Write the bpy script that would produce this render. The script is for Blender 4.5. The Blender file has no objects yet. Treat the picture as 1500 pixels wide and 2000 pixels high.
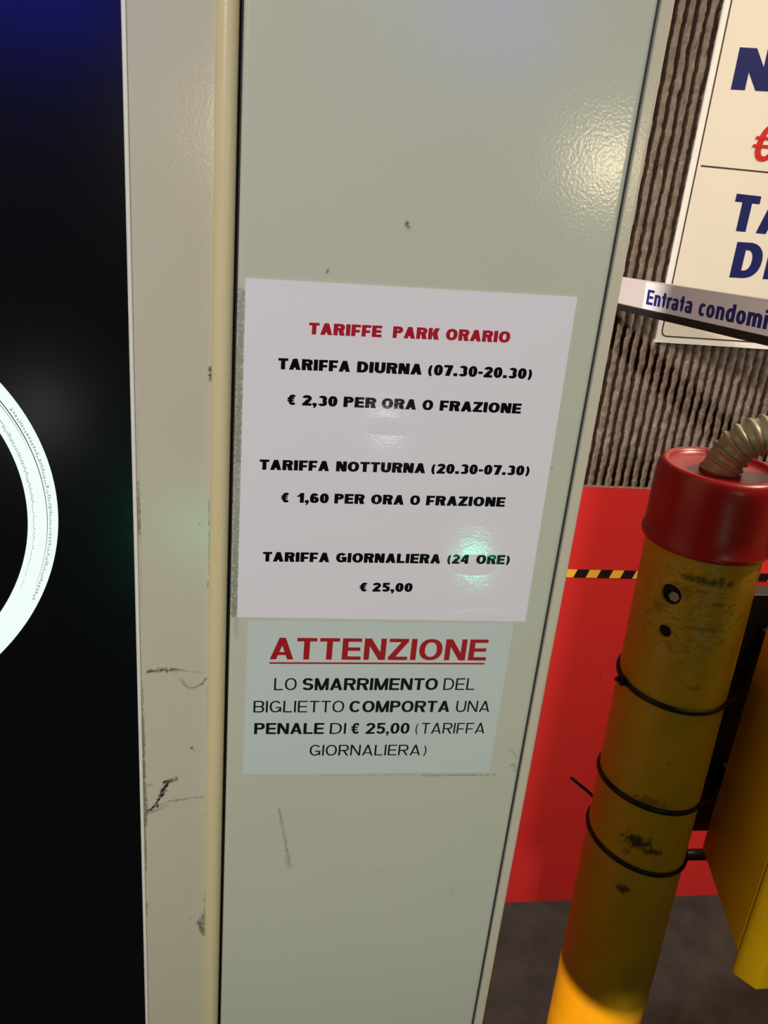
import bpy, math, random
from mathutils import Vector, Matrix, noise
random.seed(7)
S = bpy.context.scene
COL = S.collection
R = math.radians

# ------------------------------------------------------------------ camera
cam = bpy.data.cameras.new('camera')
cam.sensor_fit = 'VERTICAL'
cam.sensor_height = 24.0
cam.lens = 1700.0 / 2000.0 * 24.0
cam.clip_start = 0.01
cam_o = bpy.data.objects.new('camera', cam)
COL.objects.link(cam_o)
right = Vector((0.9879, -0.1276, 0.0879))
down = Vector((0.0313, -0.3909, -0.9199))
fwd = Vector((0.1518, 0.9115, -0.3822)).normalized()
right = (right - fwd * right.dot(fwd)).normalized()
up = right.cross(fwd).normalized()
M = Matrix((right, up, -fwd)).transposed().to_4x4()
M.translation = Vector((0.0, -0.547, 1.45))
cam_o.matrix_world = M
S.camera = cam_o

# ------------------------------------------------------------------ world, lamps, exposure
S.view_settings.view_transform = 'Standard'
S.view_settings.look = 'None'
S.view_settings.gamma = 1.0
S.view_settings.exposure = 0.0
S.view_settings.use_curve_mapping = False
W = bpy.data.worlds.new('garage_dark')
S.world = W
W.use_nodes = True
W.node_tree.nodes['Background'].inputs[0].default_value = (0.9, 0.95, 1.0, 1)
W.node_tree.nodes['Background'].inputs[1].default_value = 0.02


def lamp(name, kind, loc, target, energy, color, **kw):
    l = bpy.data.lights.new(name, kind)
    l.energy = energy
    l.color = color
    for k, v in kw.items():
        setattr(l, k, v)
    o = bpy.data.objects.new(name, l)
    COL.objects.link(o)
    o.location = loc
    d = Vector(target) - Vector(loc)
    o.rotation_euler = d.to_track_quat('-Z', 'Y').to_euler()
    return o


# neutral ceiling spot in the lane behind the photographer
lamp('ceiling_lamp_lane', 'SPOT', (-0.8, -3.0, 2.5), (0.08, 0.0, 1.28), 292, (1.0, 0.965, 0.87),
     spot_size=R(36), spot_blend=1.0, shadow_soft_size=0.03)
# warm ceiling lamp above the wall, right
lamp('ceiling_lamp_wall', 'AREA', (1.5, 0.22, 2.5), (0.75, 0.7, 1.0), 27, (1.0, 0.82, 0.60),
     shape='RECTANGLE', size=0.5, size_y=0.25)
# fill lamp added at left for the red wall and arm label; the terminal keeps its light off the post
lamp('fill_lamp_left', 'AREA', (-2.3, -0.36, 2.3), (0.6, 0.7, 0.8), 19, (1.0, 0.90, 0.80),
     shape='DISK', size=0.12, spread=R(70))
# warm head-height lamp whose glint shows on the upper side panel
lamp('warm_lamp_near', 'POINT', (0.66, -1.17, 1.464), (0, 0, 1.4), 3.0, (1.0, 0.83, 0.52), shadow_soft_size=0.022)
# small green signal lamp at hip height
lamp('green_signal_lamp', 'POINT', (0.437, -0.957, 0.726), (0, 0, 1), 0.85, (0.06, 1.0, 0.5), shadow_soft_size=0.014)
# small white lamp added low down to make glints on the tariff notice
lamp('white_glint_lamp', 'POINT', (0.34, -1.6, 0.795), (0, 0, 1), 0.42, (1.0, 1.0, 1.0), shadow_soft_size=0.012)
# low warm spot added to light only the foot of the yellow post
lamp('post_foot_spot', 'SPOT', (-0.86, -1.35, 0.42), (0.375, 0.20, 0.215), 210, (1.0, 0.66, 0.28),
     spot_size=R(18), spot_blend=0.03, shadow_soft_size=0.012)
# blue sign glow far behind, seen only as a sheen in the black glass
lamp('blue_sign_glow', 'AREA', (0.50, -2.5, 1.92), (-0.32, 0, 1.58), 0.11, (0.02, 0.03, 1.0),
     shape='RECTANGLE', size=0.8, size_y=0.45, spread=R(26))


# ------------------------------------------------------------------ helpers
def link(name, me, parent=None, mats=()):
    o = bpy.data.objects.new(name, me)
    COL.objects.link(o)
    for m in mats:
        me.materials.append(m)
    if parent:
        o.parent = parent
    return o


class MB:
    """collects faces; build() makes ONE mesh object"""

    def __init__(s):
        s.v, s.f, s.m, s.sm = [], [], [], []

    def face(s, pts, mi=0, smooth=False):
        b = len(s.v)
        s.v += [tuple(p) for p in pts]
        s.f.append(tuple(range(b, b + len(pts))))
        s.m.append(mi)
        s.sm.append(smooth)

    def grid(s, rows, mi=0, smooth=True, close_u=False):
        b = len(s.v)
        n = len(rows[0])
        for r in rows:
            s.v += [tuple(p) for p in r]
        for j in range(len(rows) - 1):
            for i in range(n if close_u else n - 1):
                i2 = (i + 1) % n
                s.f.append((b + j * n + i, b + j * n + i2, b + (j + 1) * n + i2, b + (j + 1) * n + i))
                s.m.append(mi)
                s.sm.append(smooth)

    def box(s, a, b, mi=0):
        x0, y0, z0 = a
        x1, y1, z1 = b
        P = [(x0, y0, z0), (x1, y0, z0), (x1, y1, z0), (x0, y1, z0), (x0, y0, z1), (x1, y0, z1), (x1, y1, z1), (x0, y1, z1)]
        for q in ((0, 3, 2, 1), (4, 5, 6, 7), (0, 1, 5, 4), (1, 2, 6, 5), (2, 3, 7, 6), (3, 0, 4, 7)):
            s.face([P[i] for i in q], mi)

    def prism(s, poly, z0, z1, mi=0):
        """poly = plan outline (x,y) counter-clockwise"""
        n = len(poly)
        s.face([(x, y, z0) for x, y in reversed(poly)], mi)
        s.face([(x, y, z1) for x, y in poly], mi)
        for i in range(n):
            (x0, y0), (x1, y1) = poly[i], poly[(i + 1) % n]
            s.face([(x0, y0, z0), (x1, y1, z0), (x1, y1, z1), (x0, y0, z1)], mi)

    def tube(s, pts, rad, n=16, mi=0, caps=True, closed=False, flat=1.0):
        pts = [Vector(p) for p in pts]
        m = len(pts)
        rows = []
        prev = None
        for i, p in enumerate(pts):
            a = pts[(i - 1) % m] if (closed or i > 0) else pts[i]
            c = pts[(i + 1) % m] if (closed or i < m - 1) else pts[i]
            t = (c - a).normalized()
            if prev is None:
                ref = Vector((0, 0, 1)) if abs(t.z) < 0.9 else Vector((1, 0, 0))
                u = t.cross(ref).normalized()
            else:
                u = (prev - t * prev.dot(t)).normalized()
            prev = u
            w = t.cross(u)
            r = rad(i) if callable(rad) else rad
            rows.append([p + u * (math.cos(2 * math.pi * k / n) * r * flat) + w * (math.sin(2 * math.pi * k / n) * r) for k in range(n)])
        if closed:
            rows.append(rows[0])
        s.grid(rows, mi, True, True)
        if caps and not closed:
            s.face(list(reversed(rows[0])), mi)
            s.face(rows[-1], mi)

    def build(s, name, mats, parent=None, bevel=0.0, segs=2, merge=True):
        me = bpy.data.meshes.new(name)
        me.from_pydata(s.v, [], s.f)
        me.polygons.foreach_set('material_index', s.m)
        me.polygons.foreach_set('use_smooth', s.sm)
        if merge:
            import bmesh
            bm = bmesh.new()
            bm.from_mesh(me)
            bmesh.ops.remove_doubles(bm, verts=bm.verts, dist=1e-6)
            bmesh.ops.recalc_face_normals(bm, faces=bm.faces)
            bm.to_mesh(me)
            bm.free()
        o = link(name, me, parent, mats if isinstance(mats, (list, tuple)) else [mats])
        if bevel:
            b = o.modifiers.new('bevel', 'BEVEL')
            b.width = bevel
            b.segments = segs
            b.limit_method = 'ANGLE'
            b.angle_limit = R(35)
        return o


def empty(name, loc, label, cat, group=None):
    o = bpy.data.objects.new(name, None)
    COL.objects.link(o)
    o.empty_display_size = 0.05
    o['label'] = label
    o['category'] = cat
    if group:
        o['group'] = group
    return o


def tag(o, label, cat, group=None):
    o['label'] = label
    o['category'] = cat
    if group:
        o['group'] = group
    return o


def struct(o):
    o['kind'] = 'structure'
    return o


def srgb(r, g, b):
    f = lambda c: (c / 255 / 12.92) if c / 255 <= 0.04045 else ((c / 255 + 0.055) / 1.055) ** 2.4
    return (f(r), f(g), f(b), 1)


class Mat:
    def __init__(s, name, color, rough=0.5, metal=0.0, spec=0.5):
        s.m = bpy.data.materials.new(name)
        s.m.use_nodes = True
        s.nt = s.m.node_tree
        s.b = s.nt.nodes['Principled BSDF']
        s.b.inputs['Base Color'].default_value = color
        s.b.inputs['Roughness'].default_value = rough
        s.b.inputs['Metallic'].default_value = metal
        s.b.inputs['Specular IOR Level'].default_value = spec
        s.col = None
        s.color = color
        s.nrm = None

    def n(s, t, **kw):
        x = s.nt.nodes.new(t)
        for k, v in kw.items():
            setattr(x, k, v)
        return x

    def l(s, a, b):
        s.nt.links.new(a, b)

    def coord(s):
        if not hasattr(s, 'tc'):
            s.tc = s.n('ShaderNodeTexCoord')
        return s.tc.outputs['Object']

    def noise(s, scale, detail=3, rough=0.55, stretch=None, seed=0.0):
        c = s.coord()
        if stretch or seed:
            mp = s.n('ShaderNodeMapping')
            mp.inputs['Scale'].default_value = stretch or (1, 1, 1)
            mp.inputs['Location'].default_value = (seed, seed * 1.7, seed * .6)
            s.l(c, mp.inputs['Vector'])
            c = mp.outputs[0]
        t = s.n('ShaderNodeTexNoise')
        t.inputs['Scale'].default_value = scale
        t.inputs['Detail'].default_value = detail
        t.inputs['Roughness'].default_value = rough
        s.l(c, t.inputs['Vector'])
        return t.outputs['Fac']

    def ramp(s, fac, p0, p1, v0=0.0, v1=1.0):
        r = s.n('ShaderNodeMapRange')
        r.inputs['From Min'].default_value = p0
        r.inputs['From Max'].default_value = p1
        r.inputs['To Min'].default_value = v0
        r.inputs['To Max'].default_value = v1
        s.l(fac, r.inputs['Value'])
        return r.outputs[0]

    def math(s, op, a, b):
        x = s.n('ShaderNodeMath', operation=op)
        for i, v in enumerate((a, b)):
            if isinstance(v, (int, float)):
                x.inputs[i].default_value = v
            else:
                s.l(v, x.inputs[i])
        return x.outputs[0]

    def attr(s, name):
        a = s.n('ShaderNodeAttribute')
        a.attribute_name = name
        return a.outputs['Fac']

    def mix(s, fac, color):
        x = s.n('ShaderNodeMix', data_type='RGBA')
        if isinstance(fac, (int, float)):
            x.inputs[0].default_value = fac
        else:
            s.l(fac, x.inputs[0])
        if s.col is None:
            x.inputs[6].default_value = s.color
        else:
            s.l(s.col, x.inputs[6])
        x.inputs[7].default_value = color
        s.col = x.outputs[2]
        s.l(s.col, s.b.inputs['Base Color'])
        return s

    def bump(s, h, strength=0.2, dist=0.001):
        x = s.n('ShaderNodeBump')
        x.inputs['Strength'].default_value = strength
        x.inputs['Distance'].default_value = dist
        s.l(h, x.inputs['Height'])
        if s.nrm is not None:
            s.l(s.nrm, x.inputs['Normal'])
        s.nrm = x.outputs[0]
        s.l(s.nrm, s.b.inputs['Normal'])
        return s


def emis(name, color, strength):
    m = Mat(name, (0, 0, 0, 1), 0.4)
    m.b.inputs['Emission Color'].default_value = color
    m.b.inputs['Emission Strength'].default_value = strength
    return m


# ------------------------------------------------------------------ materials
def paint(name, c, rough=0.3, dirt=True):
    m = Mat(name, c, rough, 0, 0.5)
    m.mix(m.ramp(m.noise(9, 4), 0.35, 0.75, 0.0, 0.10), (c[0] * .8, c[1] * .82, c[2] * .7, 1))
    if dirt:
        m.mix(m.attr('grime'), srgb(38, 36, 30))
        m.mix(m.attr('rust'), srgb(120, 88, 62))
    m.bump(m.noise(480, 2, 0.5), 0.13, 0.0006)      # orange peel
    m.bump(m.noise(60, 2, 0.5), 0.05, 0.001)
    return m


PANEL = paint('panel_paint', srgb(198, 200, 186), 0.155)
STRIP = paint('strip_paint', srgb(207, 200, 183), 0.20)
BEAD = paint('bead_warm_light', srgb(218, 204, 164), 0.28, False)  # yellower tone stands for the warm light the bead catches
LIP = Mat('lip_light_tone', srgb(236, 232, 226), 0.3)  # near-white tone puts the edge's caught light into the colour
GASKET = Mat('black_gasket', srgb(10, 9, 9), 0.6)
BLUE_GAP = Mat('blue_black_gap', srgb(22, 30, 50), 0.5)
GLASS = Mat('black_glass', (0.0036, 0.0038, 0.0052, 1), 0.2, 0, 0.5)
GLASS.b.inputs['Coat Weight'].default_value = 0.0
RING = emis('ring_glow', srgb(238, 250, 247), 1.02)
RMARK = emis('ring_print', srgb(200, 208, 212), 0.72)
RDARK = emis('ring_groove', srgb(110, 120, 135), 0.30)

# glossy film over the notice, rippled in a few spots
PATCHES = [(36.4, 1369.3, 20, 5), (89.0, 1282.5, 21, 6), (85.6, 1222.4, 7, 6), (159.5, 1182.0, 17, 8), (168.9, 1141.2, 22, 5)]


def film(name, c):
    m = Mat(name, c, 0.085, 0, 0.5)
    tot = None
    sep = m.n('ShaderNodeSeparateXYZ')
    m.l(m.coord(), sep.inputs[0])
    for x, z, rx, rz in PATCHES:
        dx = m.math('MULTIPLY', m.math('SUBTRACT', sep.outputs[0], x / 1000), 1000 / rx)
        dz = m.math('MULTIPLY', m.math('SUBTRACT', sep.outputs[2], z / 1000), 1000 / rz)
        d = m.math('ADD', m.math('MULTIPLY', dx, dx), m.math('MULTIPLY', dz, dz))
        k = m.ramp(d, 0.0, 1.1, 0.30, 0.0)
        tot = k if tot is None else m.math('MAXIMUM', tot, k)
    h = m.math('MULTIPLY', m.noise(380, 3, 0.55, (1, 1, 1.8)), m.math('ADD', m.math('MULTIPLY', tot, 1.0), 0.024))
    m.bump(h, 0.75, 0.0022)
    m.bump(m.noise(28, 2), 0.06, 0.002)
    return m


PAPER = film('laminated_paper', srgb(234, 229, 240))
INK = film('black_print', srgb(14, 14, 18))
INK_RED = film('red_print', srgb(176, 34, 52))
PLASTIC = Mat('matte_white_label', srgb(202, 213, 213), 0.42)
PLASTIC.bump(PLASTIC.noise(300, 2), 0.1, 0.0006)
PINK_INK = Mat('label_black_print', srgb(16, 16, 20), 0.4)
PRED_INK = Mat('label_red_print', srgb(168, 24, 32), 0.4)

SIGNW = Mat('sign_margin', srgb(232, 228, 222), 0.45)
SIGN = Mat('sign_face', srgb(222, 214, 200), 0.45)
SIGN.mix(SIGN.ramp(SIGN.noise(14, 3), .4, .8, 0, .12), srgb(198, 188, 170))
NAVY = Mat('navy_lettering', srgb(30, 34, 92), 0.4)
SRED = Mat('red_lettering', srgb(190, 42, 34), 0.4)
SLINE = Mat('sign_border_ink', srgb(62, 52, 48), 0.5)
BOOM = Mat('boom_paint', srgb(206, 196, 194), 0.4)
RUBBER = Mat('black_rubber', srgb(26, 25, 26), 0.55)
BLABEL = Mat('boom_label_paper', srgb(244, 238, 244), 0.4)
BINK = Mat('boom_label_ink', srgb(36, 40, 120), 0.45)

RIB = Mat('ribbed_concrete', srgb(128, 114, 102), 0.9, 0, 0.2)
RIB.mix(RIB.ramp(RIB.noise(60, 4), .35, .7), srgb(100, 88, 79))
RIB.mix(RIB.ramp(RIB.noise(230, 3, .6), .60, .72, 0, .8), srgb(172, 152, 138))
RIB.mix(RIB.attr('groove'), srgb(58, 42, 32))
RIB.bump(RIB.noise(420, 4, .65), 0.6, 0.002)
REDW = Mat('red_wall_paint', srgb(212, 42, 40), 0.5)
REDW.mix(REDW.ramp(REDW.noise(11, 4), .4, .75, 0, .25), srgb(205, 52, 44))
REDW.mix(REDW.ramp(REDW.noise(70, 3, .6), .70, .76, 0, .7), srgb(120, 18, 20))
REDW.bump(REDW.noise(160, 3), .15, .001)
FLOOR = Mat('dark_asphalt', srgb(56, 53, 50), 0.85, 0, 0.3)
FLOOR.mix(FLOOR.ramp(FLOOR.noise(14, 4), .4, .7), srgb(42, 40, 37))
FLOOR.bump(FLOOR.noise(260, 4, .7), .5, .003)
CONC = Mat('grey_concrete', srgb(120, 116, 110), 0.9, 0, 0.2)
CONC.mix(CONC.ramp(CONC.noise(3, 4), .35, .7), srgb(98, 95, 92))
TAPE_Y = Mat('tape_yellow', srgb(246, 190, 60), 0.4)
TAPE_K = Mat('tape_black', srgb(36, 18, 22), 0.4)

YEL = Mat('yellow_post_paint', srgb(222, 168, 12), 0.42)
YEL.mix(YEL.ramp(YEL.noise(22, 4), .40, .72, 0, .4), srgb(180, 140, 24))
wear = YEL.attr('wear')
wn = YEL.ramp(YEL.noise(150, 5, .7, (1, 1, 2.2)), .50, .60)
YEL.mix(YEL.math('MULTIPLY', YEL.math('MULTIPLY', wear, wn), .8), srgb(206, 184, 100))
wn2 = YEL.ramp(YEL.noise(90, 5, .7, (1, 1, 2.5), 3.1), .50, .66)
YEL.mix(YEL.math('MULTIPLY', YEL.math('MULTIPLY', wear, wn2), .55), srgb(104, 80, 26))
YEL.mix(YEL.attr('grime'), srgb(34, 28, 18))
YEL.bump(YEL.noise(140, 3), .12, .001)
YBOX = Mat('yellow_box_paint', srgb(232, 178, 8), 0.38)
YBOX.mix(YBOX.ramp(YBOX.noise(16, 4), .45, .75, 0, .35), srgb(196, 142, 10))
YBOX.bump(YBOX.noise(200, 2), .08, .0008)
DARKHOLE = Mat('dark_steel', srgb(30, 27, 24), 0.5, 0.6)
BOLT = Mat('grey_bolt_steel', srgb(150, 142, 132), 0.35, 0.9)
CAP = Mat('red_cap_plastic', srgb(182, 26, 36), 0.33)
CAP.mix(CAP.ramp(CAP.noise(30, 4), .42, .75, 0, .35), srgb(196, 70, 62))
CAP.bump(CAP.noise(120, 3), .1, .001)
TIE = Mat('black_nylon', srgb(14, 13, 13), 0.45)
COND = Mat('galvanised_conduit', srgb(190, 180, 152), 0.42, 0.3)
COND.mix(COND.ramp(COND.noise(90, 4), .45, .7, 0, .5), srgb(140, 124, 88))


# ------------------------------------------------------------------ lettering made of strokes
class Poly(list):
    lay = 0


LAY = [0]


def lift(polys):
    """strokes of one glyph lie on hair-thin successive layers of ink"""
    LAY[0] += 1
    out = []
    for p in polys:
        q = Poly(p)
        q.lay = LAY[0]
        out.append(q)
    return out


def arc(cx, cy, rx, ry, a0, a1, tx, ty, p=2.25):
    n = max(6, int(abs(a1 - a0) / 9))
    out = []

    def pt(a, ax, ay):
        c, s_ = math.cos(a), math.sin(a)
        return (cx + ax * math.copysign(abs(c) ** (2 / p), c), cy + ay * math.copysign(abs(s_) ** (2 / p), s_))
    for i in range(n):
        a, b = R(a0 + (a1 - a0) * i / n), R(a0 + (a1 - a0) * (i + 1) / n)
        out.append([pt(a, rx, ry), pt(b, rx, ry), pt(b, rx - tx, ry - ty), pt(a, rx - tx, ry - ty)])
    return lift(out)


def bar(x0, y0, x1, y1):
    return lift([[(x0, y0), (x1, y0), (x1, y1), (x0, y1)]])


def dia(xa, ya, xb, yb, w):
    return lift([[(xa, ya), (xa + w, ya), (xb + w, yb), (xb, yb)]])


WID = dict(A=.80, B=.72, C=.78, D=.76, E=.66, F=.62, G=.80, K=.78, L=.62, M=.88, N=.76, O=.82, P=.69, R=.75, S=.70, T=.68, U=.74, Z=.68,
           a=.58, c=.56, d=.62, n=.60, m=.92, o=.62, r=.40, t=.38)


def glyph(ch, t, narrow=1.0):
    """list of polygons and width for cap height 1"""
    u = t * .80
    LAY[0] = 0
    w = WID.get(ch, .64) * narrow
    P = []
    if ch == 'A':
        P += dia(0, 0, w / 2 - t / 2, 1, t * 1.05) + dia(w - t * 1.05, 0, w / 2 - t / 2, 1, t * 1.05) + bar(w * .22, .2, w * .78, .2 + u * .9)
    elif ch in 'BPR':
        rr = .29 if ch != 'B' else (1 + u) / 4
        P += bar(0, 0, t, 1)
        P += bar(t, 1 - u, w - rr, 1) + bar(t, 1 - 2 * rr, w - rr, 1 - 2 * rr + u) + arc(w - rr, 1 - rr, rr, rr, -90, 90, t, u)
        if ch == 'B':
            P += bar(t, 0, w - rr, u) + arc(w - rr, rr, rr * 1.05, rr, -90, 90, t, u)
        if ch == 'R':
            P += dia(w - t * 1.15, 0, w * .42, 1 - 2 * rr + u * .3, t * 1.15)
    elif ch == 'C':
        P += arc(w / 2, .5, w / 2, .5, 38, 322, t, u)
    elif ch == 'G':
        P += arc(w / 2, .5, w / 2, .5, 38, 335, t, u) + bar(w * .52, .36, w, .36 + u) + bar(w - t * .8, .05, w, .4)
    elif ch == 'D':
        rx = w * .58
        P += bar(0, 0, t, 1) + bar(t, 1 - u, w - rx, 1) + bar(t, 0, w - rx, u) + arc(w - rx, .5, rx, .5, -90, 90, t, u)
    elif ch == 'E':
        P += bar(0, 0, t, 1) + bar(t, 1 - u, w, 1) + bar(t, .5 - u / 2, w * .94, .5 + u / 2) + bar(t, 0, w, u)
    elif ch == 'F':
        P += bar(0, 0, t, 1) + bar(t, 1 - u, w, 1) + bar(t, .44 - u / 2, w * .92, .44 + u / 2)
    elif ch == 'I':
        w = t
        P += bar(0, 0, t, 1)
    elif ch == 'K':
        P += bar(0, 0, t, 1) + dia(t * .8, .36, w - t * 1.2, 1, t * 1.2) + dia(w - t * 1.25, 0, w * .34, .58, t * 1.25)
    elif ch == 'L':
        P += bar(0, 0, t, 1) + bar(t, 0, w, u)
    elif ch == 'M':
        P += bar(0, 0, t * .92, 1) + bar(w - t * .92, 0, w, 1) + dia(w / 2 - t / 2, 0, 0, 1, t) + dia(w / 2 - t / 2, 0, w - t, 1, t)
    elif ch == 'N':
        P += bar(0, 0, t * .95, 1) + bar(w - t * .95, 0, w, 1) + dia(w - t * 1.15, 0, 0, 1, t * 1.15)
    elif ch == 'O':
        P += arc(w / 2, .5, w / 2, .5, 0, 360, t, u)
    elif ch == '0':
        P += arc(w / 2, .5, w / 2, .5, 0, 360, t, u)
    elif ch == 'S':
        ry = (1 + u) / 4
        P += arc(w / 2, 1 - ry, w / 2 * .96, ry, 20, 270, t, u) + arc(w / 2, ry, w / 2, ry, 90, -160, t, u)
    elif ch == 'T':
        P += bar(w / 2 - t / 2, 0, w / 2 + t / 2, 1) + bar(0, 1 - u, w, 1)
    elif ch == 'U':
        P += bar(0, .36, t, 1) + bar(w - t, .36, w, 1) + arc(w / 2, .37, w / 2, .37, 180, 360, t, u)
    elif ch == 'Z':
        P += bar(0, 1 - u, w, 1) + bar(0, 0, w, u) + dia(0, u * .8, w - t * 1.2, 1 - u * .8, t * 1.2)
    elif ch == '1':
        w = .50 * narrow
        P += bar(w * .55, 0, w * .55 + t, 1) + dia(w * .05, .60, w * .55, .92, t)
        w = w * .55 + t
    elif ch == '2':
        P += arc(w / 2, .68, w / 2, .32, 172, -25, t, u) + dia(0, u * .6, w - t * 1.25, .60, t * 1.25) + bar(0, 0, w, u)
    elif ch == '3':
        ry = (1 + u) / 4
        P += arc(w / 2, 1 - ry, w / 2 * .95, ry, 155, -90, t, u) + arc(w / 2, ry, w / 2, ry, 90, -158, t, u)
    elif ch == '4':
        P += bar(w * .58, 0, w * .58 + t, 1) + bar(0, .2, w, .2 + u) + dia(0, .2 + u * .6, w * .50, 1, t * .9)
    elif ch == '5':
        P += bar(.1, 1 - u, w * .95, 1) + bar(.07, .46, .07 + t * .9, 1) + arc(w / 2, .335, w / 2, .335, 128, -160, t, u)
    elif ch == '6':
        P += arc(w / 2, .325, w / 2, .325, 0, 360, t, u) + arc(w / 2, .5, w / 2, .5, 35, 190, t, u) + bar(0, .3, t, .55)
    elif ch == '7':
        P += bar(0, 1 - u, w, 1) + dia(w * .18, 0, w - t * 1.15, 1 - u * .5, t * 1.15)
    elif ch == '€':
        w = .72 * narrow
        P += arc(w * .56, .5, w * .44, .5, 42, 318, t, u) + bar(0, .56, w * .74, .56 + u * .62) + bar(0, .35, w * .70, .35 + u * .62)
    elif ch == '(':
        w = .36 * narrow
        P += arc(w + .08, .42, w + .06, .66, 128, 232, t * .78, u * .3, 2)
    elif ch == ')':
        w = .36 * narrow
        P += arc(-.08, .42, w + .06, .66, 52, -52, t * .78, u * .3, 2)
    elif ch == '.':
        w = t
        P += bar(0, 0, t, t)
    elif ch == ',':
        w = t
        P += bar(0, 0, t, t) + dia(t * .1, -.2, t * .45, 0, t * .5)
    elif ch == '-':
        w = .34
        P += bar(0, .30, w, .30 + u)
    elif ch == 'o':
        P += arc(w / 2, .365, w / 2, .385, 0, 360, t, u)
    elif ch == 'c':
        P += arc(w / 2, .365, w / 2, .385, 42, 318, t, u)
    elif ch == 'd':
        P += arc(w / 2, .365, w / 2, .385, 0, 360, t, u) + bar(w - t, 0, w, 1)
    elif ch == 'a':
        P += bar(w - t, 0, w, .50) + arc(w / 2, .50, w / 2, .25, 0, 160, t, u) + arc(w * .46, .21, w * .46, .23, 0, 360, t * .9, u * .9)
    elif ch == 'n':
        P += bar(0, 0, t, .74) + arc(w / 2, .46, w / 2, .29, 0, 180, t, u) + bar(w - t, 0, w, .47)
    elif ch == 'm':
        h = (w + t) / 2
        for k in (0, h - t):
            P += arc(k + h / 2, .46, h / 2, .29, 0, 180, t, u) + bar(k + h - t, 0, k + h, .47)
        P += bar(0, 0, t, .74)
    elif ch == 'r':
        P += bar(0, 0, t, .74) + arc(w * .95, .44, w * .95, .31, 80, 180, t, u)
    elif ch == 't':
        P += bar(w * .26, .12, w * .26 + t, .95) + bar(0, .74 - u, w, .74) + arc(w * .26 + w * .40, .2, w * .40, .2, 180, 285, t, u)
    elif ch == 'i':
        w = t
        P += bar(0, 0, t, .74) + bar(0, .84, t, 1.0)
    return P, w


def word_polys(txt, x0, x1, z0, z1, h, t, gap=.10, narrow=1.0):
    """fit a word between x0 and x1 on a baseline rising from z0 to z1"""
    G = []
    x = 0.0
    for i, ch in enumerate(txt):
        P, w = glyph(ch, t, narrow)
        G.append((P, x))
        x += w + gap - (.07 if ch == 'c' else .04 if ch == 'r' else 0)
    tot = x - gap
    out = []
    for P, ox in G:
        for poly in P:
            q = Poly()
            q.lay = poly.lay
            for px, py in poly:
                f = (px + ox) / tot
                q.append((x0 + (x1 - x0) * f, z0 + (z1 - z0) * f + py * h))
            out.append(q)
    return out


def text_mesh(name, words, fn, m, parent, out=Vector((0, -1, 0))):
    """words = list of polygons lists in 2D; fn maps (x, z) to a world point"""
    me = bpy.data.meshes.new(name)
    V, F = [], []
    for poly in words:
        b = len(V)
        lay = getattr(poly, 'lay', 0) * 2.2e-5
        V += [tuple(Vector(fn(x, z)) + out * lay) for x, z in poly]
        F.append(tuple(range(b, b + len(poly))))
    me.from_pydata(V, [], F)
    return link(name, me, parent, [m.m])


def seg_d(px, pz, a, b):
    dx, dz = b[0] - a[0], b[1] - a[1]
    L = dx * dx + dz * dz
    k = 0 if L == 0 else max(0, min(1, ((px - a[0]) * dx + (pz - a[1]) * dz) / L))
    return math.hypot(px - a[0] - k * dx, pz - a[1] - k * dz), k


def grime_value(px, pz, marks, seed=0.0):
    """px, pz in millimetres; strongest of several scuffs with ragged edges"""
    v = 0.0
    for pts, wid, s0, s1 in marks:
        for a, b in zip(pts, pts[1:] if len(pts) > 1 else pts):
            if abs(px - (a[0] + b[0]) / 2) > abs(a[0] - b[0]) / 2 + 3 * wid or abs(pz - (a[1] + b[1]) / 2) > abs(a[1] - b[1]) / 2 + 3 * wid:
                continue
            d, k = seg_d(px, pz, a, b)
            nz = noise.fractal(Vector((px * .55, pz * .55, seed)), 1.0, 2.0, 4)
            e = wid * (1 + .9 * nz) - d
            if e > 0:
                v = max(v, min(1, e / (wid * .5)) * (s0 + (s1 - s0) * k) * (1 + .3 * nz))
    return max(0.0, min(1.0, v))


def set_attr(o, name, vals):
    a = o.data.attributes.new(name, 'FLOAT', 'POINT')
    a.data.foreach_set('value', vals)


# ------------------------------------------------------------------ the garage
WY = 0.7833            # face of the red band
CREST = 0.7890         # crest of the concrete ribs
b = MB(); b.box((-4, -5, -0.1), (4, 0.95, 0)); struct(b.build('floor', FLOOR.m))
b = MB(); b.box((-4, -5, 2.75), (4, 0.95, 2.85)); struct(b.build('ceiling', CONC.m))
b = MB(); b.box((-4.1, -5, -0.1), (-4, 0.95, 2.85)); struct(b.build('wall_left', CONC.m))
b = MB(); b.box((4, -5, -0.1), (4.1, 0.95, 2.85)); struct(b.build('wall_right', CONC.m))
b = MB(); b.box((-4.1, -5.1, -0.1), (4.1, -5, 2.85)); struct(b.build('wall_front', CONC.m))

PITCH = 0.0158


def rib_profile(f):
    """f in 0..1 across one rib: 0 at crest, 1 at groove bottom"""
    d = abs(f - .5) * 2        # 0 centre of crest, 1 centre of groove
    if d < .50:
        return .10 * (d / .50) ** 2
    return .10 + .90 * min(1, (d - .50) / .22)


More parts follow.
